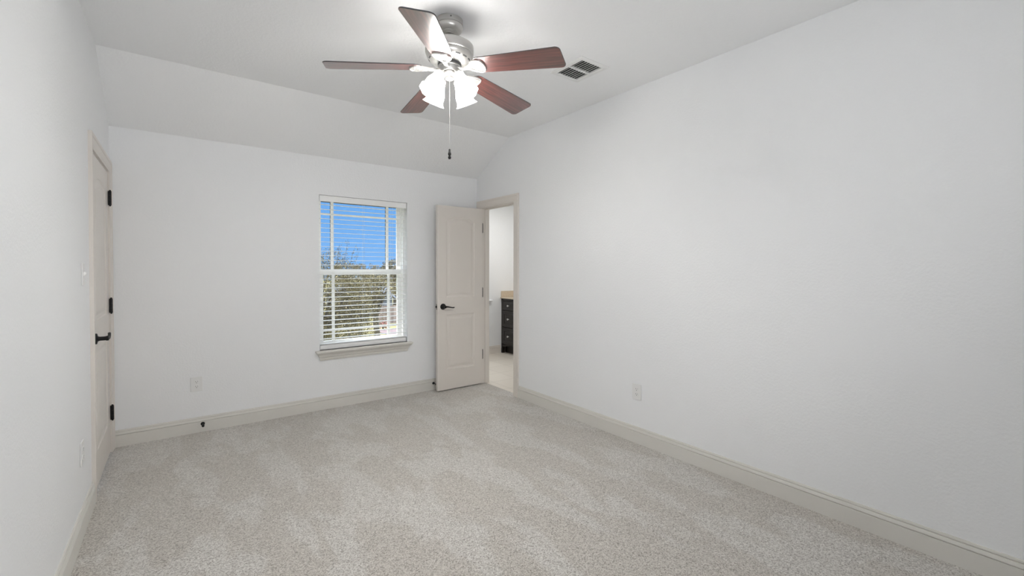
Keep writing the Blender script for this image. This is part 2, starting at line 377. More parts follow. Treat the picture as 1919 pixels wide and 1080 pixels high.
# ------------------------------------------------------------------ casings
CP = [(0.0, 0.0), (0.0, 0.010), (0.010, 0.013), (0.014, 0.0115), (0.020, 0.0135), (0.040, 0.0150), (0.056, 0.0165), (0.060, 0.0145), (0.064, 0.0185), (0.078, 0.020), (0.084, 0.018), (0.084, 0.0)]
def casing(name, y0, y1, zt, xw, s, jamb_w):
    o = empty(name, (xw, (y0+y1)/2, 0)); yc = (y0+y1)/2
    bm = bmesh.new()
    def path(u, t): return [(s*t, y0-u-yc, 0), (s*t, y0-u-yc, zt+u), (s*t, y1+u-yc, zt+u), (s*t, y1+u-yc, 0)]
    sweep_open(bm, CP, path); obj('casing', bm, 'trim', o)
    # jamb lining with a stop bead
    bm = bmesh.new(); j = 0.006
    x0, x1 = (0.0, -s*jamb_w)
    xa, xb = min(x0, x1), max(x0, x1)
    a, b = y0+j-yc, y1-j-yc
    box(bm, (xa, a-0.016, 0), (xb, a, zt-j)); box(bm, (xa, b, 0), (xb, b+0.016, zt-j)); box(bm, (xa, a-0.016, zt-j), (xb, b+0.016, zt+0.012))
    xs0, xs1 = sorted((-s*0.040, -s*0.072))
    box(bm, (xs0, a, 0), (xs1, a+0.010, zt-j-0.010)); box(bm, (xs0, b-0.010, 0), (xs1, b, zt-j-0.010)); box(bm, (xs0, a, zt-j-0.010), (xs1, b, zt-j))
    obj('jamb', bm, 'trim', o)
    return o
struct(casing('trim_2', 3.535, 4.322, 2.045, XL, 1, T), 'greige door casing around the closed left door')
struct(casing('trim_3', 3.697, 4.322, 2.045, XR, -1, T), 'greige door casing around the bathroom doorway')

# ------------------------------------------------------------------ doors (two-panel, arched top panel)
def panel_loop(x0, x1, z0, z1, rise, ins, depth, side, n=18):
    a, b, lo = x0+ins, x1-ins, z0+ins
    if rise <= 0:
        hi = z1-ins; pts = [(a, lo), (b, lo), (b, hi), (a, hi)]
    else:
        c = (x1-x0)/2; R = (c*c + rise*rise)/(2*rise); cx = (x0+x1)/2; cz = z1-R; Ri = R-ins
        hw = c-ins; th = math.asin(min(1, hw/Ri))
        pts = [(a, lo), (b, lo)] + [(cx+Ri*math.sin(th*(1-2*i/n)), cz+Ri*math.cos(th*(1-2*i/n))) for i in range(n+1)]
    return [(x, depth, z) for x, z in pts]
PROF = [(0.0, 0.0), (0.006, 0.0045), (0.016, 0.0065), (0.026, 0.0070), (0.050, 0.0015), (0.056, 0.0010)]
def door_slab(name, wd, ht, th, material, parent):
    """X from hinge edge 0..wd, Y 0 (front) .. th (back), Z 0..ht"""
    bm = bmesh.new(); mx = 0.125 if wd > 0.7 else 0.106
    pans = [(mx, wd-mx, 1.012, 1.908, 0.056), (mx, wd-mx, 0.215, 0.825, 0)]
    for side, y in ((0, 0.0), (1, th)):
        sg = 1 if side == 0 else -1
        outer = [bm.verts.new(p) for p in ((0, y, 0), (wd, y, 0), (wd, y, ht), (0, y, ht))]
        edges = [bm.edges.new((outer[i], outer[(i+1) % 4])) for i in range(4)]
        for (x0, x1, z0, z1, ri) in pans:
            prev = None
            for ins, dp in PROF:
                lp = [bm.verts.new(p) for p in panel_loop(x0, x1, z0, z1, ri, ins, y+sg*dp, side)]
                n = len(lp)
                if prev is None: edges += [bm.edges.new((lp[k], lp[(k+1) % n])) for k in range(n)]
                else:
                    for k in range(n): bm.faces.new((prev[k], prev[(k+1) % n], lp[(k+1) % n], lp[k]))
                prev = lp
            bm.faces.new(prev)
        bmesh.ops.triangle_fill(bm, edges=edges, use_beauty=True, use_dissolve=False)
        if side == 0: o1 = outer
        else:
            for k in range(4): bm.faces.new((o1[k], o1[(k+1) % 4], outer[(k+1) % 4], outer[k]))
    return obj(name, bm, material, parent)
def lever(parent, x, z, yface, sgn, toward, name='door_handle', rise=1):
    """lever on a door face: sgn -1 sticks out to -Y; toward = +1/-1 along X"""
    bm = bmesh.new()
    rot = Matrix.Translation((x, yface, z)) @ Matrix.Rotation(math.radians(90 if sgn < 0 else -90), 4, 'X')
    lathe(bm, [(0.033, 0.0), (0.033, 0.004), (0.030, 0.008), (0.020, 0.010), (0.015, 0.013), (0.0125, 0.02), (0.0125, 0.046), (0.015, 0.050), (0.014, 0.060), (0.0, 0.062)], 32, rot)
    h = obj(name, bm, 'black', parent, smooth=True)
    bm = bmesh.new(); yo = yface + sgn*0.053
    pts = [(x + toward*t, yo + sgn*(0.004*math.sin(t*30)), z + dz*rise) for t, dz in ((-.004, 0.001), (.015, .001), (.035, -.001), (.058, -.006), (.078, -.010), (.095, -.012), (.106, -.011), (.112, -.008))]
    tube(bm, pts, [.0115, .0115, .0095, .008, .0075, .008, .0085, .005], 12, flat=0.8)
    obj('lever', bm, 'black', h, smooth=True)
    return h
def hinge(parent, x, y, z, plate_dir=None):
    bm = bmesh.new()
    for k in range(3):
        lathe(bm, [(0.0082, -0.017), (0.0085, -0.016), (0.0085, 0.016), (0.0082, 0.017)], 16, Matrix.Translation((x, y, z+(k-1)*0.0345)))
    lathe(bm, [(0.0, -0.060), (0.005, -0.058), (0.006, -0.052), (0.006, 0.052), (0.005, 0.058), (0.0, 0.060)], 12, Matrix.Translation((x, y, z)))
    if plate_dir is not None:
        (ax, ay), (bx, by) = plate_dir
        box(bm, (min(ax, bx), min(ay, by), z-0.051), (max(ax, bx), max(ay, by), z+0.051))
    return obj('hinge', bm, 'black', parent, smooth=30)

# door_1: the closed left door (X runs from the hinge at the far end toward the camera)
d1 = empty('door_1', matrix=Matrix.Translation((XL+0.001, 4.311, 0.012)) @ Matrix.Rotation(math.radians(-90), 4, 'Z'))
# local +X -> world -Y, local +Y -> world +X : face toward the room is local Y = 0..; slab goes to -Y
s1 = door_slab('door_leaf', 0.765, 2.022, 0.035, 'trim', d1); s1.location = (0, -0.035, 0)
lever(d1, 0.765-0.098, 0.905, 0.0, 1, -1, rise=-1.6)
for hz in (1.840, 1.060, 0.280): hinge(d1, -0.004, 0.013, hz, ((-0.030, 0.0015), (0.001, 0.0065)))
struct(d1, 'closed greige two-panel door with black hinges on the left wall')
# door_2: bathroom door standing open, parallel to the back wall
d2 = empty('door_2', matrix=Matrix.Translation((2.818, 4.320, 0.014)) @ Matrix.Rotation(math.radians(180.6), 4, 'Z'))
# local +X -> world -X, local +Y -> world -Y ; visible face is local Y = 0.030
s2 = door_slab('door_leaf', 0.583, 2.018, 0.035, 'trim', d2); s2.location = (0, -0.005, 0)
lever(d2, 0.583-0.068, 0.915, 0.030, 1, -1)
lever(d2, 0.583-0.068, 0.915, -0.005, -1, -1)
for hz in (1.800, 1.055, 0.335): hinge(d2, -0.006, 0.020, hz, ((-0.008, -0.004), (-0.002, 0.026)))
bm = bmesh.new(); box(bm, (0.5825, 0.0, 0.885), (0.5845, 0.025, 0.945)); lp = obj('latch_plate', bm, 'steel', d2)
bm = bmesh.new(); box(bm, (0.5840, 0.006, 0.905), (0.5940, 0.019, 0.925)); obj('latch', bm, 'black', lp)
struct(d2, 'open greige two-panel door with arched top panel')

# ------------------------------------------------------------------ window_1
W1 = struct(empty('window_1', ((WX0+WX1)/2, YB, WZ0)), 'white double-hung window with grid bars')
wx = (WX0+WX1)/2; hw_ = (WX1-WX0)/2
def wl(name, bm, material, parent=W1): return obj(name, bm, material, parent)
z_ = lambda z: z-WZ0
bm = bmesh.new(); frame_rect(bm, -hw_, hw_, 0.0, WZ1-WZ0, .018, .018, .022, .018, .072, .20); wl('window_frame', bm, 'vinyl')
# parting tracks on the jambs
bm = bmesh.new()
for s in (-1, 1):
    for yy in (.110, .150): box(bm, (min(s*hw_, s*(hw_-.026)), yy, .02), (max(s*hw_, s*(hw_-.026)), yy+.008, WZ1-WZ0-.02))
wl('track', bm, 'vinyl')
def sash(name, y0, y1, zb, zt, wb, wt, ws, horiz, hwid):
    bm = bmesh.new(); frame_rect(bm, -hwid, hwid, z_(zb), z_(zt), ws, ws, wb, wt, y0, y1)
    o = wl(name, bm, 'vinyl'); ym = (y0+y1)/2
    bm = bmesh.new(); box(bm, (-hwid+ws-.004, ym+.001, z_(zb)+wb-.004), (hwid-ws+.004, ym+.005, z_(zt)-wt+.004)); wl('pane', bm, 'glass', o)
    bm = bmesh.new()
    for s in (-1, 1): box(bm, (s*.283-.0135, ym-.009, z_(zb)+wb), (s*.283+.0135, ym-.001, z_(zt)-wt))
    box(bm, (-hwid+ws, ym-.0088, z_(horiz)-.0095), (hwid-ws, ym-.0012, z_(horiz)+.0095)); wl('grid_bar', bm, 'vinyl', o)
    return o, ym
so, ym = sash('upper_sash', .155, .178, 1.292, 2.026, .042, .020, .036, 1.879, hw_-.016)
bm = bmesh.new()
for s in (-1, 1): box(bm, (s*.283-.0140, ym+.008, z_(1.334)), (s*.283+.0140, ym+.016, z_(2.006)))
box(bm, (-hw_+.05, ym+.012, z_(1.998)), (hw_-.05, ym+.02, z_(2.010))); wl('outer_grid', bm, 'bronze', so)
so, ym = sash('lower_sash', .116, .146, .590, 1.336, .043, .056, .046, .735, hw_-.016)
# white sill with moulding under the window
bm = bmesh.new()
stool(bm, wx, 0.4265, YB, [(0.010, .468), (0.013, .474), (0.015, .482), (0.017, .488), (0.015, .490), (0.020, .500), (0.027, .509), (0.026, .512), (0.034, .526), (0.046, .536), (0.048, .539), (0.050, .545), (0.056, .548), (0.056, .561), (0.052, .565)], 0)
box(bm, (WX0+.001, YB-.01, .548), (WX1-.001, YB+.075, .565))
struct(obj('trim_1', bm, 'base'), 'pale window sill with stepped moulding')

# ------------------------------------------------------------------ blind
bl = tag(empty('window_blind', (wx, YB, 2.04)), 'white horizontal slat blind lowered in the window recess', 'blind')
bh = hw_-.006; zz = lambda z: z-2.04
bm = bbox((-bh, .020, zz(1.993)), (bh, .066, zz(2.0405)), .001); vl = obj('headrail', bm, 'slat', bl)
bm = bbox((-bh, .010, zz(1.982)), (bh, .018, zz(2.0395)), .002); obj('valance', bm, 'slat', bl)
bm = bmesh.new(); z = 1.955; n_s = 0
tilt = math.radians(2)
def slat(bm, zc, hl, tl=0.0):
    k = 6; top = []; bot = []
    for i in range(k+1):
        t = -0.0245 + 0.049*i/k; cr = 0.0016*(1-(2*i/k-1)**2)
        y = 0.042 + t*math.cos(tl); zc_ = zc + t*math.sin(tl) + cr
        top.append((y, zc_+.0012)); bot.append((y, zc_-.0012))
    sec = top + bot[::-1]
    loops(bm, [[(x, y, zz(q)) for y, q in sec] for x in (-hl, hl)])
slz = []
while z > 0.655:
    slat(bm, z, bh-.002, tilt); slz.append(z); z -= 0.0445; n_s += 1
obj('slats', bm, 'slat', bl, smooth=50)
bm = bmesh.new()
for q in (0.6125, 0.6190): slat(bm, q, bh-.002, 0)
obj('stacked_slats', bm, 'slat', bl, smooth=50)
bm = bbox((-bh+.002, .018, zz(.5660)), (bh-.002, .067, zz(.6080)), .004); obj('bottom_rail', bm, 'slat', bl)
for lx in (-.305, -.012, .285):
    bm = bmesh.new()
    for yy in (.0165, .0675): tube(bm, [(lx, yy, zz(1.99)), (lx, yy, zz(.60))], .0006, 6)
    for q in slz: tube(bm, [(lx, .0165, zz(q-.002)), (lx, .0675, zz(q-.002))], .0005, 5)
    obj('ladder_cord', bm, 'cord', bl)

# ------------------------------------------------------------------ ceiling fan
FX, FY = 1.230, 2.210
fan = tag(empty('ceiling_fan', (FX, FY, H)), 'brushed nickel ceiling fan with five cherry blades and lit glass shades', 'ceiling fan')
fz = lambda z: z + .015*max(0, min(1, (2.585-z)/.085)) - H
def flathe(name, prof, material, parent=fan, n=64, sm=35):
    bm = bmesh.new(); lathe(bm, [(r, fz(z)) for r, z in prof], n); return obj(name, bm, material, parent, smooth=sm)
flathe('canopy', [(.070, 2.7428), (.0755, 2.740), (.0755, 2.712), (.0715, 2.710), (.0715, 2.706), (.0745, 2.703), (.0735, 2.695), (.068, 2.684), (.056, 2.676), (.045, 2.673), (.0445, 2.670), (.038, 2.669), (.0375, 2.666), (.031, 2.665), (.0305, 2.662), (.024, 2.661), (.0, 2.661)], 'nickel')
bm = bmesh.new(); lathe(bm, [(0, 0), (.004, 0), (.004, .002), (0, .003)], 12, Matrix.Rotation(math.atan2(-FY, -FX)+.10, 4, 'Z') @ Matrix.Translation((.0750, 0, fz(2.728))) @ Matrix.Rotation(math.radians(90), 4, 'Y')); obj('canopy_screw', bm, 'darkring', fan)
flathe('downrod', [(.0, 2.668), (.021, 2.668), (.021, 2.657), (.0135, 2.652), (.0135, 2.640), (.0, 2.640)], 'darkring', n=32)
mh = flathe('motor_housing', [(.0, 2.652), (.022, 2.652), (.030, 2.648), (.036, 2.642), (.066, 2.632), (.100, 2.618), (.122, 2.604), (.1300, 2.598), (.1345, 2.595), (.1350, 2.591), (.1350, 2.552), (.1330, 2.545), (.1270, 2.541), (.1285, 2.538), (.1280, 2.527), (.1220, 2.511), (.1080, 2.496), (.088, 2.487), (.068, 2.484), (.0, 2.484)], 'nickel')
bm = bmesh.new()                                              # cooling slots around the lower bowl
for k in range(15):
    a0 = 2*math.pi*k/15
    for j, da in enumerate(np.linspace(-.13, .13, 6)[:-1]):
        q = []
        for aa in (a0+da, a0+da+.052):
            for r, zq in ((.1105, 2.4985), (.1165, 2.5050)):
                q.append(bm.verts.new((r*1.004*math.cos(aa), r*1.004*math.sin(aa), fz(zq)-.0012)))
        bm.faces.new((q[0], q[1], q[3], q[2]))
obj('cooling_slots', bm, 'darkring', mh)
flathe('flywheel', [(.0, 2.485), (.064, 2.485), (.066, 2.482), (.066, 2.472), (.0, 2.472)], 'darkring')
flathe('switch_housing', [(.0, 2.473), (.060, 2.473), (.0625, 2.470), (.0625, 2.466), (.059, 2.463), (.058, 2.440), (.054, 2.434), (.040, 2.430), (.0, 2.430)], 'nickel')
lk = flathe('light_kit', [(.0, 2.432), (.046, 2.432), (.048, 2.428), (.044, 2.420), (.030, 2.414), (.0245, 2.411), (.0245, 2.400), (.020, 2.396), (.0, 2.396)], 'nickel', n=40)

# blades and their irons
AZ0, DROOP, TILT, ZH = 2.7332, 0.0855, -0.2006, 2.4635
def blade_outline():
    r0, r1, w0, w1 = .155, .662, .064, .081
    pts = []
    def arc(cx, cy_, rad, a0, a1, n=7):
        for i in range(n+1):
            a = math.radians(a0+(a1-a0)*i/n); pts.append((cx+rad*math.cos(a), cy_+rad*math.sin(a)))
    arc(r1-.026, -w1+.026, .026, -90, 0); arc(r1-.026, w1-.026, .026, 0, 90)
    arc(r0+.048, w0-.050, .050, 95, 170); arc(r0+.048, -w0+.050, .050, 190, 265)
    return pts
bo = blade_outline()
def blade_mesh():
    bm = bmesh.new()
    loops(bm, [[(x*.998+.001, y*.985, -.0030) for x, y in bo], [(x, y, -.0022) for x, y in bo], [(x, y, .0022) for x, y in bo], [(x*.998+.001, y*.985, .0030) for x, y in bo]])
    return bm
def iron_bm():
    bm = bmesh.new()
    # shield: outer outline with a tear-shaped opening, raised rim
    half = [(.088, .011), (.105, .013), (.122, .020), (.140, .033), (.158, .045), (.176, .052), (.194, .053), (.208, .047), (.218, .032), (.222, .015)]
    out = [(x, -y) for x, y in half] + [(.223, 0)] + [(x, y) for x, y in half[::-1]]
    cx = .172
    ins = [((x-cx)*.80+cx+.004, y*.74) for x, y in out]
    zt, zm, zb = -.0035, -.0085, -.0125
    A = [[(x, y, zt) for x, y in out], [(x, y, zb+.002) for x, y in out], [((x-cx)*.97+cx, y*.96, zb) for x, y in out], [((x-cx)*.88+cx+.002, y*.83, zb) for x, y in out], [(x, y, zm) for x, y in ins]]
    loops(bm, A)
    # arm swooping back to the flywheel
    tube(bm, [(.052, 0, -.004), (.066, 0, -.010), (.082, 0, -.014), (.098, 0, -.0135), (.114, 0, -.0115), (.130, 0, -.0105)], [.014, .0135, .0125, .013, .016, .010], 14, flat=.5)
    # two ribs spreading from the arm across the shield
    for s in (-1, 1):
        tube(bm, [(.108, s*.003, -.0125), (.130, s*.012, -.0125), (.155, s*.030, -.0120), (.180, s*.042, -.0120), (.200, s*.043, -.0115)], [.004, .005, .005, .0045, .003], 8)
    for sx, sy in ((.195, 0), (.165, .022), (.165, -.022)):
        lathe(bm, [(.0045, -.0080), (.0045, -.0105), (.003, -.0118), (0, -.012)], 12, Matrix.Translation((sx, sy, 0)))
    return bm
b_me = None
for k in range(5):
    a = AZ0 + k*2*math.pi/5
    rad = Vector((math.cos(a)*math.cos(DROOP), math.sin(a)*math.cos(DROOP), -math.sin(DROOP))); tan = Vector((-math.sin(a), math.cos(a), 0))
    nrm = rad.cross(tan); t2 = tan*math.cos(TILT) + nrm*math.sin(TILT); n2 = rad.cross(t2)
    mt = Matrix((rad, t2, n2)).transposed().to_4x4(); mt.translation = (0, 0, fz(ZH))
    if k == 0:
        b = obj('blade', blade_mesh(), 'blade', fan, smooth=25); ir = obj('blade_iron', iron_bm(), 'iron', b, smooth=40)
        b.data.materials.append(M['bronze'])                       # dark banded edge
        for pg in b.data.polygons:
            if abs(pg.normal.z) < 0.5: pg.material_index = 1
        b0, i0 = b, ir
    else:
        b = b0.copy(); C.objects.link(b); b.parent = fan; ir = i0.copy(); C.objects.link(ir); ir.parent = b
    b.matrix_local = mt

# shades, sockets, bulbs
SH = [(.0265, 0.0), (.0285, .006), (.0300, .020), (.0345, .038), (.0420, .056), (.0475, .074), (.0490, .088), (.0490, .100), (.0510, .112), (.0555, .122), (.0625, .131)]
AZV = math.atan2(FY, FX)
for k, da in enumerate((135-2, 225-2, 315-2, 45-2)):
    a = AZV + math.radians(da) ; th = math.radians(60)
    ax = Vector((math.cos(a)*math.cos(th), math.sin(a)*math.cos(th), -math.sin(th)))
    base = Vector((math.cos(a)*.072, math.sin(a)*.072, fz(2.406)))
    mt = ax.to_track_quat('Z', 'Y').to_matrix().to_4x4(); mt.translation = base
    # curved arm from the light kit to the socket
    bm = bmesh.new(); er = Vector((math.cos(a), math.sin(a), 0))
    tube(bm, [er*.030+Vector((0, 0, fz(2.424))), er*.048+Vector((0, 0, fz(2.430))), er*.062+Vector((0, 0, fz(2.428))), base-ax*.010], [.009, .009, .009, .010], 10)
    obj('lamp_arm', bm, 'nickel', fan, smooth=True)
    bm = bmesh.new(); lathe(bm, [(0, -.022), (.016, -.021), (.024, -.014), (.030, -.004), (.031, .004), (.028, .006), (0, .006)], 28)
    s = obj('socket', bm, 'nickel', fan, smooth=True); s.matrix_local = mt
    bm = bmesh.new()
    nn = 48; rings = []
    for th_, pr in ((0, SH), (-.0022, SH[::-1])):
        for r, t in pr:
            ring = []
            for i in range(nn):
                sc = 1.0 + (0.035*math.cos(i*2*math.pi/nn*8) if t > .118 else 0.0)*((t-.115)/.016)
                ring.append(((r+th_)*sc*math.cos(2*math.pi*i/nn), (r+th_)*sc*math.sin(2*math.pi*i/nn), t))
            rings.append(ring)
    loops(bm, rings + [rings[0]], cap=False)
    sh = obj('lamp_shade', bm, 'shade', fan, smooth=60); sh.matrix_local = mt
    bm = bmesh.new(); lathe(bm, [(0, .008), (.012, .009), (.013, .030), (.018, .045), (.026, .060), (.029, .074), (.026, .090), (.015, .101), (0, .104)], 24)
    bu = obj('bulb', bm, 'bulb', fan, smooth=True); bu.matrix_local = mt
    bu.parent = sh; bu.matrix_parent_inverse = Matrix.Identity(4); bu.matrix_local = Matrix.Identity(4)
    lp_ = lamp('fan_bulb_light', 'POINT', Vector((FX, FY, H)) + base + ax*.074, FAN_BULB_W, shadow_soft_size=0.022, color=(1.0, 0.99, 0.965))
# pull chain
bm = bmesh.new(); tube(bm, [(0, 0, fz(2.398)), (0, 0, fz(2.004))], .0006, 6)
zc = 2.396
while zc > 2.007:
    bmesh.ops.create_icosphere(bm, subdivisions=1, radius=.0013, matrix=Matrix.Translation((0, 0, fz(zc)))); zc -= .0055
pc = obj('pull_chain', bm, 'iron', fan)
bm = bmesh.new(); lathe(bm, [(0, fz(2.0155)), (.004, fz(2.0150)), (.0055, fz(2.010)), (.0065, fz(1.997)), (.0085, fz(1.993)), (.0090, fz(1.986)), (.0078, fz(1.980)), (.005, fz(1.978)), (.005, fz(1.976)), (.0080, fz(1.972)), (.0085, fz(1.966)), (.006, fz(1.959)), (0, fz(1.957))], 20)
obj('chain_fob', bm, 'black', pc, loc=(0, 0, -.0075), smooth=30)

# ------------------------------------------------------------------ ceiling register
vent = tag(empty('air_vent', (2.2575, 2.203, H)), 'white ceiling air vent with two banks of dark louvers', 'air vent')
hx, hy = .136, .154; ix, iy = (VX1-VX0)/2, (VY1-VY0)/2
bm = bmesh.new()
def rl(x, y, z): return [(-x, -y, z), (x, -y, z), (x, y, z), (-x, y, z)]
loops(bm, [rl(hx, hy, -.0005), rl(hx, hy, -.003), rl(hx-.012, hy-.012, -.008), rl(ix+.006, iy+.006, -.009), rl(ix-.002, iy-.002, -.006), rl(ix-.002, iy-.002, .0)], cap=False)
obj('frame', bm, 'register', vent)
bm = bmesh.new(); box(bm, (-ix, -.007, -.007), (ix, .007, .006)); obj('center_bar', bm, 'register', vent)
for bank in (-1, 1):
    y0, y1 = (-iy, -.006) if bank < 0 else (.006, iy)
    for k in range(8):
        x = -ix + (k+.9)*(2*ix/8.4)
        bm = bmesh.new(); a = math.radians(38); l = .0100; c, s = math.cos(a), math.sin(a)
        p = [(x-l*c, -.006+0*s), (x-l*c+.001, -.0075), (x+l*c, -.0065+2*l*s), (x+l*c-.001, -.005+2*l*s)]
        loops(bm, [[(px, y0, pz) for px, pz in p], [(px, y1, pz) for px, pz in p]])
        obj('louver', bm, 'register', vent)
bm = bmesh.new(); box(bm, (-ix-.002, -iy-.002, .05), (ix+.002, iy+.002, .06))
for s in (-1, 1):
    box(bm, (s*(ix-.0005)-.0004, -iy, .002), (s*(ix-.0005)+.0004, iy, .05)); box(bm, (-ix, s*(iy-.0005)-.0004, .002), (ix, s*(iy-.0005)+.0004, .05))
obj('duct_box', bm, 'duct', vent)

# ------------------------------------------------------------------ outlets and switch
def outlet(loc, rotz, label):
    o = tag(empty('wall_outlet', loc, (0, 0, rotz)), label, 'outlet', 'white duplex wall outlets')     # local -Y faces the room
    bm = bbox((-.041, -.006, -.060), (.041, 0, .060), .0025, 2); obj('cover_plate', bm, 'plate', o)
    for s in (-1, 1):
        bm = bmesh.new(); pts = []
        for i in range(24):
            a = 2*math.pi*i/24; pts.append((.0175*math.cos(a), max(-.0135, min(.0135, .0175*math.sin(a)))+s*.0195))
        loops(bm, [[(x, -.0058, z) for x, z in pts], [(x, -.0080, z) for x, z in pts]])
        r = obj('receptacle', bm, 'plate', o)
        bm = bmesh.new()
        for sx, hh in ((-.0063, .0042), (.0063, .0034)): box(bm, (sx-.0011, -.0083, s*.0195+.0032-hh), (sx+.0011, -.0078, s*.0195+.0032+hh))
        lathe(bm, [(0, 0), (.0026, 0), (.0026, .0005), (0, .0005)], 12, Matrix.Translation((0, -.0078, s*.0195-.0075)) @ Matrix.Rotation(math.radians(90), 4, 'X'))
        obj('slots', bm, 'slot', r)
    bm = bmesh.new(); lathe(bm, [(0, 0), (.0032, 0), (.0028, .001), (0, .0013)], 12, Matrix.Translation((0, -.0059, 0)) @ Matrix.Rotation(math.radians(90), 4, 'X')); obj('screw', bm, 'plate', o)
    return o
outlet((0.118, YB-.0003, .397), 0, 'white duplex wall outlet on the back wall left of the window')
outlet((XR-.0003, 2.129, .396), math.radians(-90), 'white duplex wall outlet low on the long right wall')
outlet((XL+.0003, 3.12, .40), math.radians(90), 'white duplex wall outlet low on the left wall beside the closed door')
sw = tag(empty('light_switch', (XL+.0003, 3.215, 1.315), (0, 0, math.radians(90))), 'white light switch plate on the left wall beside the closed door', 'light switch')
bm = bbox((-.036, -.006, -.058), (.036, 0, .058), .0025, 2); obj('cover_plate', bm, 'plate', sw)
bm = bmesh.new(); loops(bm, [[(-.005, -.0055, -.012), (.005, -.0055, -.012), (.005, -.0055, .012), (-.005, -.0055, .012)], [(-.004, -.016, .000), (.004, -.016, .000), (.004, -.014, .010), (-.004, -.014, .010)]]); obj('toggle', bm, 'plate', sw)
for s in (-1, 1):
    bm = bmesh.new(); lathe(bm, [(0, 0), (.0032, 0), (.0028, .001), (0, .0013)], 12, Matrix.Translation((0, -.0059, s*.030)) @ Matrix.Rotation(math.radians(90), 4, 'X')); obj('screw', bm, 'plate', sw)

# ------------------------------------------------------------------ door stops on the back baseboard
def doorstop(x, z, label):
    o = tag(empty('door_stop', (x, YB-.0165, z)), label, 'door stop', 'black baseboard door stops')
    R = Matrix.Rotation(math.radians(90), 4, 'X')
    bm = bmesh.new(); lathe(bm, [(.0145, 0), (.0145, .003), (.011, .007), (.006, .010), (0, .010)], 24, R); obj('base', bm, 'black', o, smooth=True)
    bm = bmesh.new(); lathe(bm, [(.0045, .008), (.0045, .058)], 14, R); obj('rod', bm, 'black', o, smooth=True)
    bm = bmesh.new(); lathe(bm, [(.006, .056), (.0095, .058), (.0100, .066), (.0085, .072), (0, .073)], 20, R); obj('bumper', bm, 'black', o, smooth=True)
doorstop(0.156, .068, 'small black door stop on the back baseboard below the outlet')
doorstop(2.250, .075, 'small black door stop on the back baseboard behind the open door')

# ------------------------------------------------------------------ bathroom vanity
VXF = 4.118; VYE = BY-.004
van = tag(empty('bathroom_vanity', (VXF, VYE, 0)), 'dark espresso vanity cabinet with three drawers in the bathroom', 'vanity')
vd = BX1-.003-VXF
bm = bmesh.new()
box(bm, (.018, -1.10, .120), (vd, 0, .868))
box(bm, (.075, -1.10, .0), (vd, 0, .122))
box(bm, (.0, -.030, .0), (.05, 0, .868)); box(bm, (.0, -.405, .0), (.05, -.375, .868))
box(bm, (.0, -1.10, .838), (.02, 0, .868))
# arched apron between the feet
ap = [(-.03, .135)] + [(-.03-.345*i/10, .095+.035*math.sin(math.pi*i/10)) for i in range(11)] + [(-.375, .135)]
loops(bm, [[(x, y, z) for y, z in ap] for x in (.004, .02)])
obj('cabinet_body', bm, 'espresso', van)
def drawer(z0, z1, y0, y1, framed):
    bm = bmesh.new(); X = [0.0, -.018]
    rl2 = lambda d, x: [(x, y0+d, z0+d), (x, y1-d, z0+d), (x, y1-d, z1-d), (x, y0+d, z1-d)]
    ls = [rl2(0, .018), rl2(0, -.006), rl2(.003, -.009)]
    if framed: ls += [rl2(.048, -.009), rl2(.052, -.003), rl2(.062, -.003), rl2(.085, -.007)]
    else: ls += [rl2(.022, -.009), rl2(.024, -.0075)]
    loops(bm, ls); d = obj('drawer', bm, 'espresso', van)
    bm = bmesh.new(); lathe(bm, [(.009, 0), (.006, .004), (.006, .014), (.013, .018), (.016, .023), (.013, .028), (0, .030)], 20, Matrix.Translation((-.008, (y0+y1)/2, (z0+z1)/2)) @ Matrix.Rotation(math.radians(-90), 4, 'Y'))
    obj('knob', bm, 'knob', d, smooth=True)
drawer(.690, .830, -.372, -.034, False); drawer(.425, .675, -.372, -.034, True); drawer(.150, .410, -.372, -.034, True)
bm = bmesh.new(); box(bm, (-.008, -1.09, .15), (.018, -.41, .83)); obj('cabinet_door', bm, 'espresso', van)
top = tag(empty('vanity_countertop', (VXF, VYE, .869)), 'beige stone countertop with short side splash on the dark vanity', 'countertop')
bm = bbox((-.018, -1.12, 0), (vd, 0, .022), .003); obj('slab', bm, 'stone', top)
bm = bbox((-.010, -.020, .0225), (vd, 0, .115), .003); obj('side_splash', bm, 'stone', top)

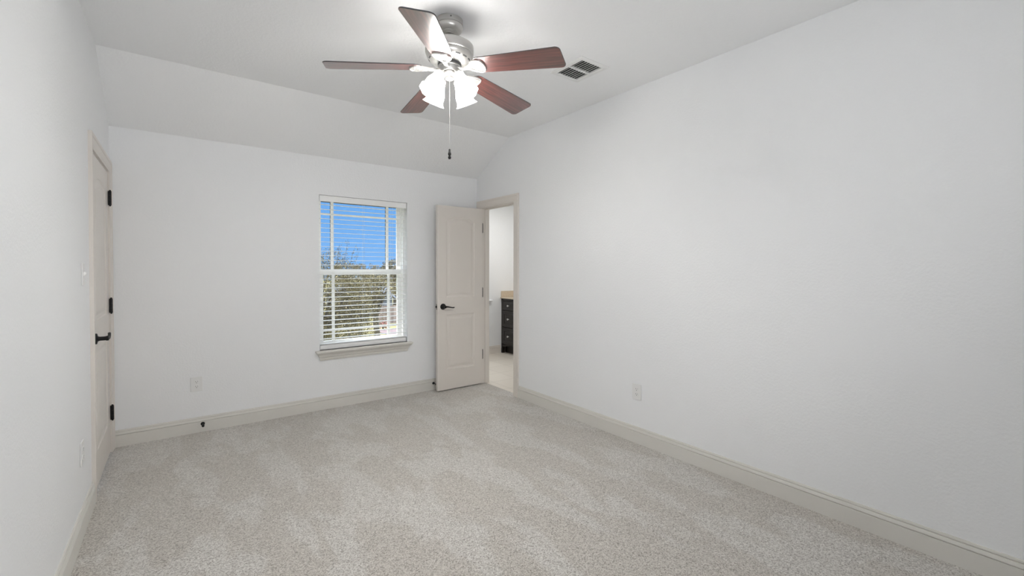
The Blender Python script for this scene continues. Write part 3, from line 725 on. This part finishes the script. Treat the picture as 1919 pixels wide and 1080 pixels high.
# ------------------------------------------------------------------ outside
GZ = -3.0
def at(px, py, Y):
    d = fw + r2*((px-959.5)/fpx) - u2*((py-cy)/fpx); t = Y/d.y
    return Vector((0, 0, hcam)) + d*t
bm = bmesh.new(); box(bm, (-60, YB+EXT+.3, GZ-.3), (140, 160, GZ)); g_ = obj('ground', bm, 'dry_grass'); struct(g_)
def leaves(name, material, parent, centers, radii, per, size, seed):
    rg = np.random.default_rng(seed); P = []; N = len(centers)
    for c, r in zip(centers, radii):
        k = max(4, int(per*r*r))
        v = rg.normal(size=(k, 3)); v /= np.linalg.norm(v, axis=1)[:, None]; rr = r*rg.uniform(.35, 1.0, size=(k, 1))**.6
        P.append(np.array(c) + v*rr*np.array([1, 1, .8]))
    P = np.concatenate(P); n = len(P)
    q = rg.normal(size=(n, 3)); q /= np.linalg.norm(q, axis=1)[:, None]
    e = rg.normal(size=(n, 3)); e -= q*(e*q).sum(1)[:, None]; e /= np.linalg.norm(e, axis=1)[:, None]; f = np.cross(q, e)
    s = size*rg.uniform(.6, 1.3, size=(n, 1))
    V = np.stack([P-e*s, P+f*s*.5+q*s*.12, P+e*s, P-f*s*.5+q*s*.12], 1).reshape(-1, 3)
    me = bpy.data.meshes.new(name); me.vertices.add(4*n); me.vertices.foreach_set('co', V.astype(np.float32).ravel())
    me.loops.add(4*n); me.loops.foreach_set('vertex_index', np.arange(4*n, dtype=np.int32))
    me.polygons.add(n); me.polygons.foreach_set('loop_start', np.arange(0, 4*n, 4, dtype=np.int32)); me.polygons.foreach_set('loop_total', np.full(n, 4, dtype=np.int32))
    me.update(calc_edges=True); me.materials.append(M[material])
    o = bpy.data.objects.new(name, me); C.objects.link(o); o.parent = parent
    return o
def tree(name, label, cat, base, crown, R, nclump, per, size, seed, material='oak_leaf', sprigs=(), group=None, trunk_r=.14):
    """crown: center relative to base; R: (rx, ry, rz)"""
    rg = np.random.default_rng(seed)
    o = tag(empty(name, base), label, cat, group)
    cs, rs = [], []
    for i in range(nclump):
        v = rg.normal(size=3); v /= np.linalg.norm(v); rad = rg.uniform(.3, 1.0)**.45
        cs.append(np.array(crown)+v*rad*np.array(R)); rs.append(min(R)*rg.uniform(.22, .38))
    bm = bmesh.new()
    cr = Vector(crown); top = cr + Vector((0, 0, R[2]*.4))
    if trunk_r:
        tube(bm, [(0, 0, -.02), (.05, .03, cr.z*.3), (-.05, .05, cr.z*.62), cr, top], [trunk_r*1.25, trunk_r, trunk_r*.85, trunk_r*.6, trunk_r*.2], 10)
        for i in range(0, nclump, 3):
            c = Vector(cs[i]); mid = (cr*.55 + c*.45) + Vector((0, 0, -.1))
            tube(bm, [Vector((0, 0, cr.z*.6)), mid, c], [trunk_r*.4, trunk_r*.22, .012], 6)
    for sp in sprigs:                       # thin shoots: list of points, leaves along the upper part
        tube(bm, sp, [.010]+[.005]*(len(sp)-2)+[.002], 6)
        p = [Vector(q) for q in sp]
        for a, b in zip(p, p[1:]):
            for t in (.2, .7):
                cs.append(np.array(a.lerp(b, t))); rs.append(.085)
    obj('trunk', bm, 'bark', o, smooth=True)
    leaves('foliage', material, o, cs, rs, per, size, seed+100)
    return o
# big live oak close to the house, left part of the view
c = at(590, 572, 14.5); base = Vector((c.x, c.y, GZ))
def spr(px0, py0, px1, py1, px2, py2, Y):
    return [at(px0, py0, Y)-base, at((px0+px1)/2, (py0+py1)/2+2, Y+.1)-base, at(px1, py1, Y+.05)-base, at(px2, py2, Y)-base]
sp = [spr(630, 505, 634, 470, 637, 458, 14.4), spr(640, 510, 649, 470, 652, 448, 14.6), spr(650, 515, 661, 475, 668, 458, 14.7), spr(655, 520, 668, 485, 676, 462, 14.5), spr(618, 505, 617, 480, 614, 462, 14.8), spr(600, 510, 604, 490, 606, 478, 14.5)]
tree('oak_tree', 'olive green live oak nearest the window with thin shoots on top', 'tree', base, tuple(c-base), (2.0, 1.6, 1.75), 210, 1500, .022, 11, sprigs=sp, group='oak trees outside the window')
# lower neighbour, fills the bottom of the window
c = at(662, 662, 10.2); base = Vector((c.x, c.y, GZ))
tree('oak_tree', 'low olive oak crown at the bottom of the window', 'tree', base, tuple(c-base), (.75, .9, .62), 60, 3400, .017, 12, group='oak trees outside the window', trunk_r=.10)
# middle tree across the lower sash
c = at(706, 538, 20.0); base = Vector((c.x, c.y, GZ))
tree('oak_tree', 'broad khaki oak behind the nearest oak in front of the pale house', 'tree', base, tuple(c-base), (1.35, 1.2, .66), 120, 2200, .030, 13, group='oak trees outside the window')
c = at(664, 580, 24.0); base = Vector((c.x, c.y, GZ))
tree('oak_tree', 'dark oak standing left of the wooden fence', 'tree', base, tuple(c-base), (1.1, 1.0, 1.2), 90, 1800, .034, 18, group='oak trees outside the window')
# far tree line
for i, (px, py, Y, rx, rz, lab) in enumerate(((740, 505, 44, 1.5, 1.15, 'distant tree with the tallest crown at the right of the window'), (684, 508, 52, 1.6, .8, 'distant low tree at the middle of the skyline'), (712, 510, 60, 1.8, .9, 'distant hazy tree right of the middle of the skyline'), (650, 512, 56, 2.0, 1.2, 'distant tree behind the shoots of the nearest oak'), (775, 505, 50, 2.2, 1.5, 'distant tree beyond the right window jamb'))):
    c = at(px, py, Y); base = Vector((c.x, c.y, GZ))
    tree('distant_tree', lab, 'tree', base, tuple(c-base), (rx, rx, rz), 60, 800, .06, 30+i, material='far_leaf', group='trees on the skyline', trunk_r=.2)
# red shrub by the paving
c = at(718, 616, 30.0); base = Vector((c.x, c.y, GZ))
sh_ = tag(empty('red_shrub', base), 'small reddish shrub at the end of the wooden fence', 'shrub')
bm = bmesh.new()
for a in range(5): tube(bm, [(0, 0, 0), (.12*math.cos(a*1.26), .12*math.sin(a*1.26), .3), (.2*math.cos(a*1.26), .2*math.sin(a*1.26), .5)], [.02, .014, .006], 6)
obj('stems', bm, 'bark', sh_)
leaves('foliage', 'red_leaf', sh_, [(0, 0, .35), (.2, 0, .3), (-.2, .1, .28), (.1, -.1, .45)], [.28]*4, 900, .05, 5)
# fence
f0 = at(700, 611, 33.0); f1 = at(790, 611, 33.0)
fn = tag(empty('wooden_fence', (f0.x, 33.0, GZ)), 'weathered wooden board fence beyond the trees', 'fence')
L_ = f1.x-f0.x; bm = bmesh.new(); x = 0
while x < L_:
    box(bm, (x, 0, .04), (x+.136, .02, 1.42+.012*math.sin(x*9))); x += .142
obj('boards', bm, 'fence', fn)
bm = bmesh.new()
for zr in (.3, 1.1): box(bm, (0, .02, zr), (L_, .06, zr+.09))
obj('rail', bm, 'fence', fn)
x = 0.0
while x < L_+.1:
    bm = bmesh.new(); box(bm, (x, .06, -.01), (x+.09, .15, 1.36)); obj('post', bm, 'fence', fn); x += 2.4
# paving strip in front of the fence
p = at(735, 625, 29.3); bm = bmesh.new(); box(bm, (p.x-1.0, 27.5, GZ-.02), (p.x+6, 30.1, GZ+.03)); struct(obj('walkway', bm, 'paver'))
# neighbour's house behind the middle tree
hb = at(712, 590, 40.0); hs = tag(empty('neighbor_house', (hb.x, 40.0, GZ)), 'pale blue house with grey roof partly hidden behind the oaks', 'house')
bm = bmesh.new(); box(bm, (-3.2, 0, 0), (1.2, 6, 1.6)); obj('walls', bm, 'siding', hs)
bm = bmesh.new(); rf = [(-.4, 1.55), (3, 2.75), (6.4, 1.55), (3, 2.60)]
loops(bm, [[(x, y, z) for y, z in rf] for x in (-3.5, 1.5)]); obj('roof', bm, 'shingle', hs)
bm = bmesh.new(); frame_rect(bm, -1.0, .2, .5, 1.3, .07, .07, .07, .07, -.03, .02); wf = obj('window', bm, 'vinyl', hs)
bm = bmesh.new(); box(bm, (-.93, -.012, .57), (.13, -.002, 1.23)); obj('pane', bm, 'bronze', wf)
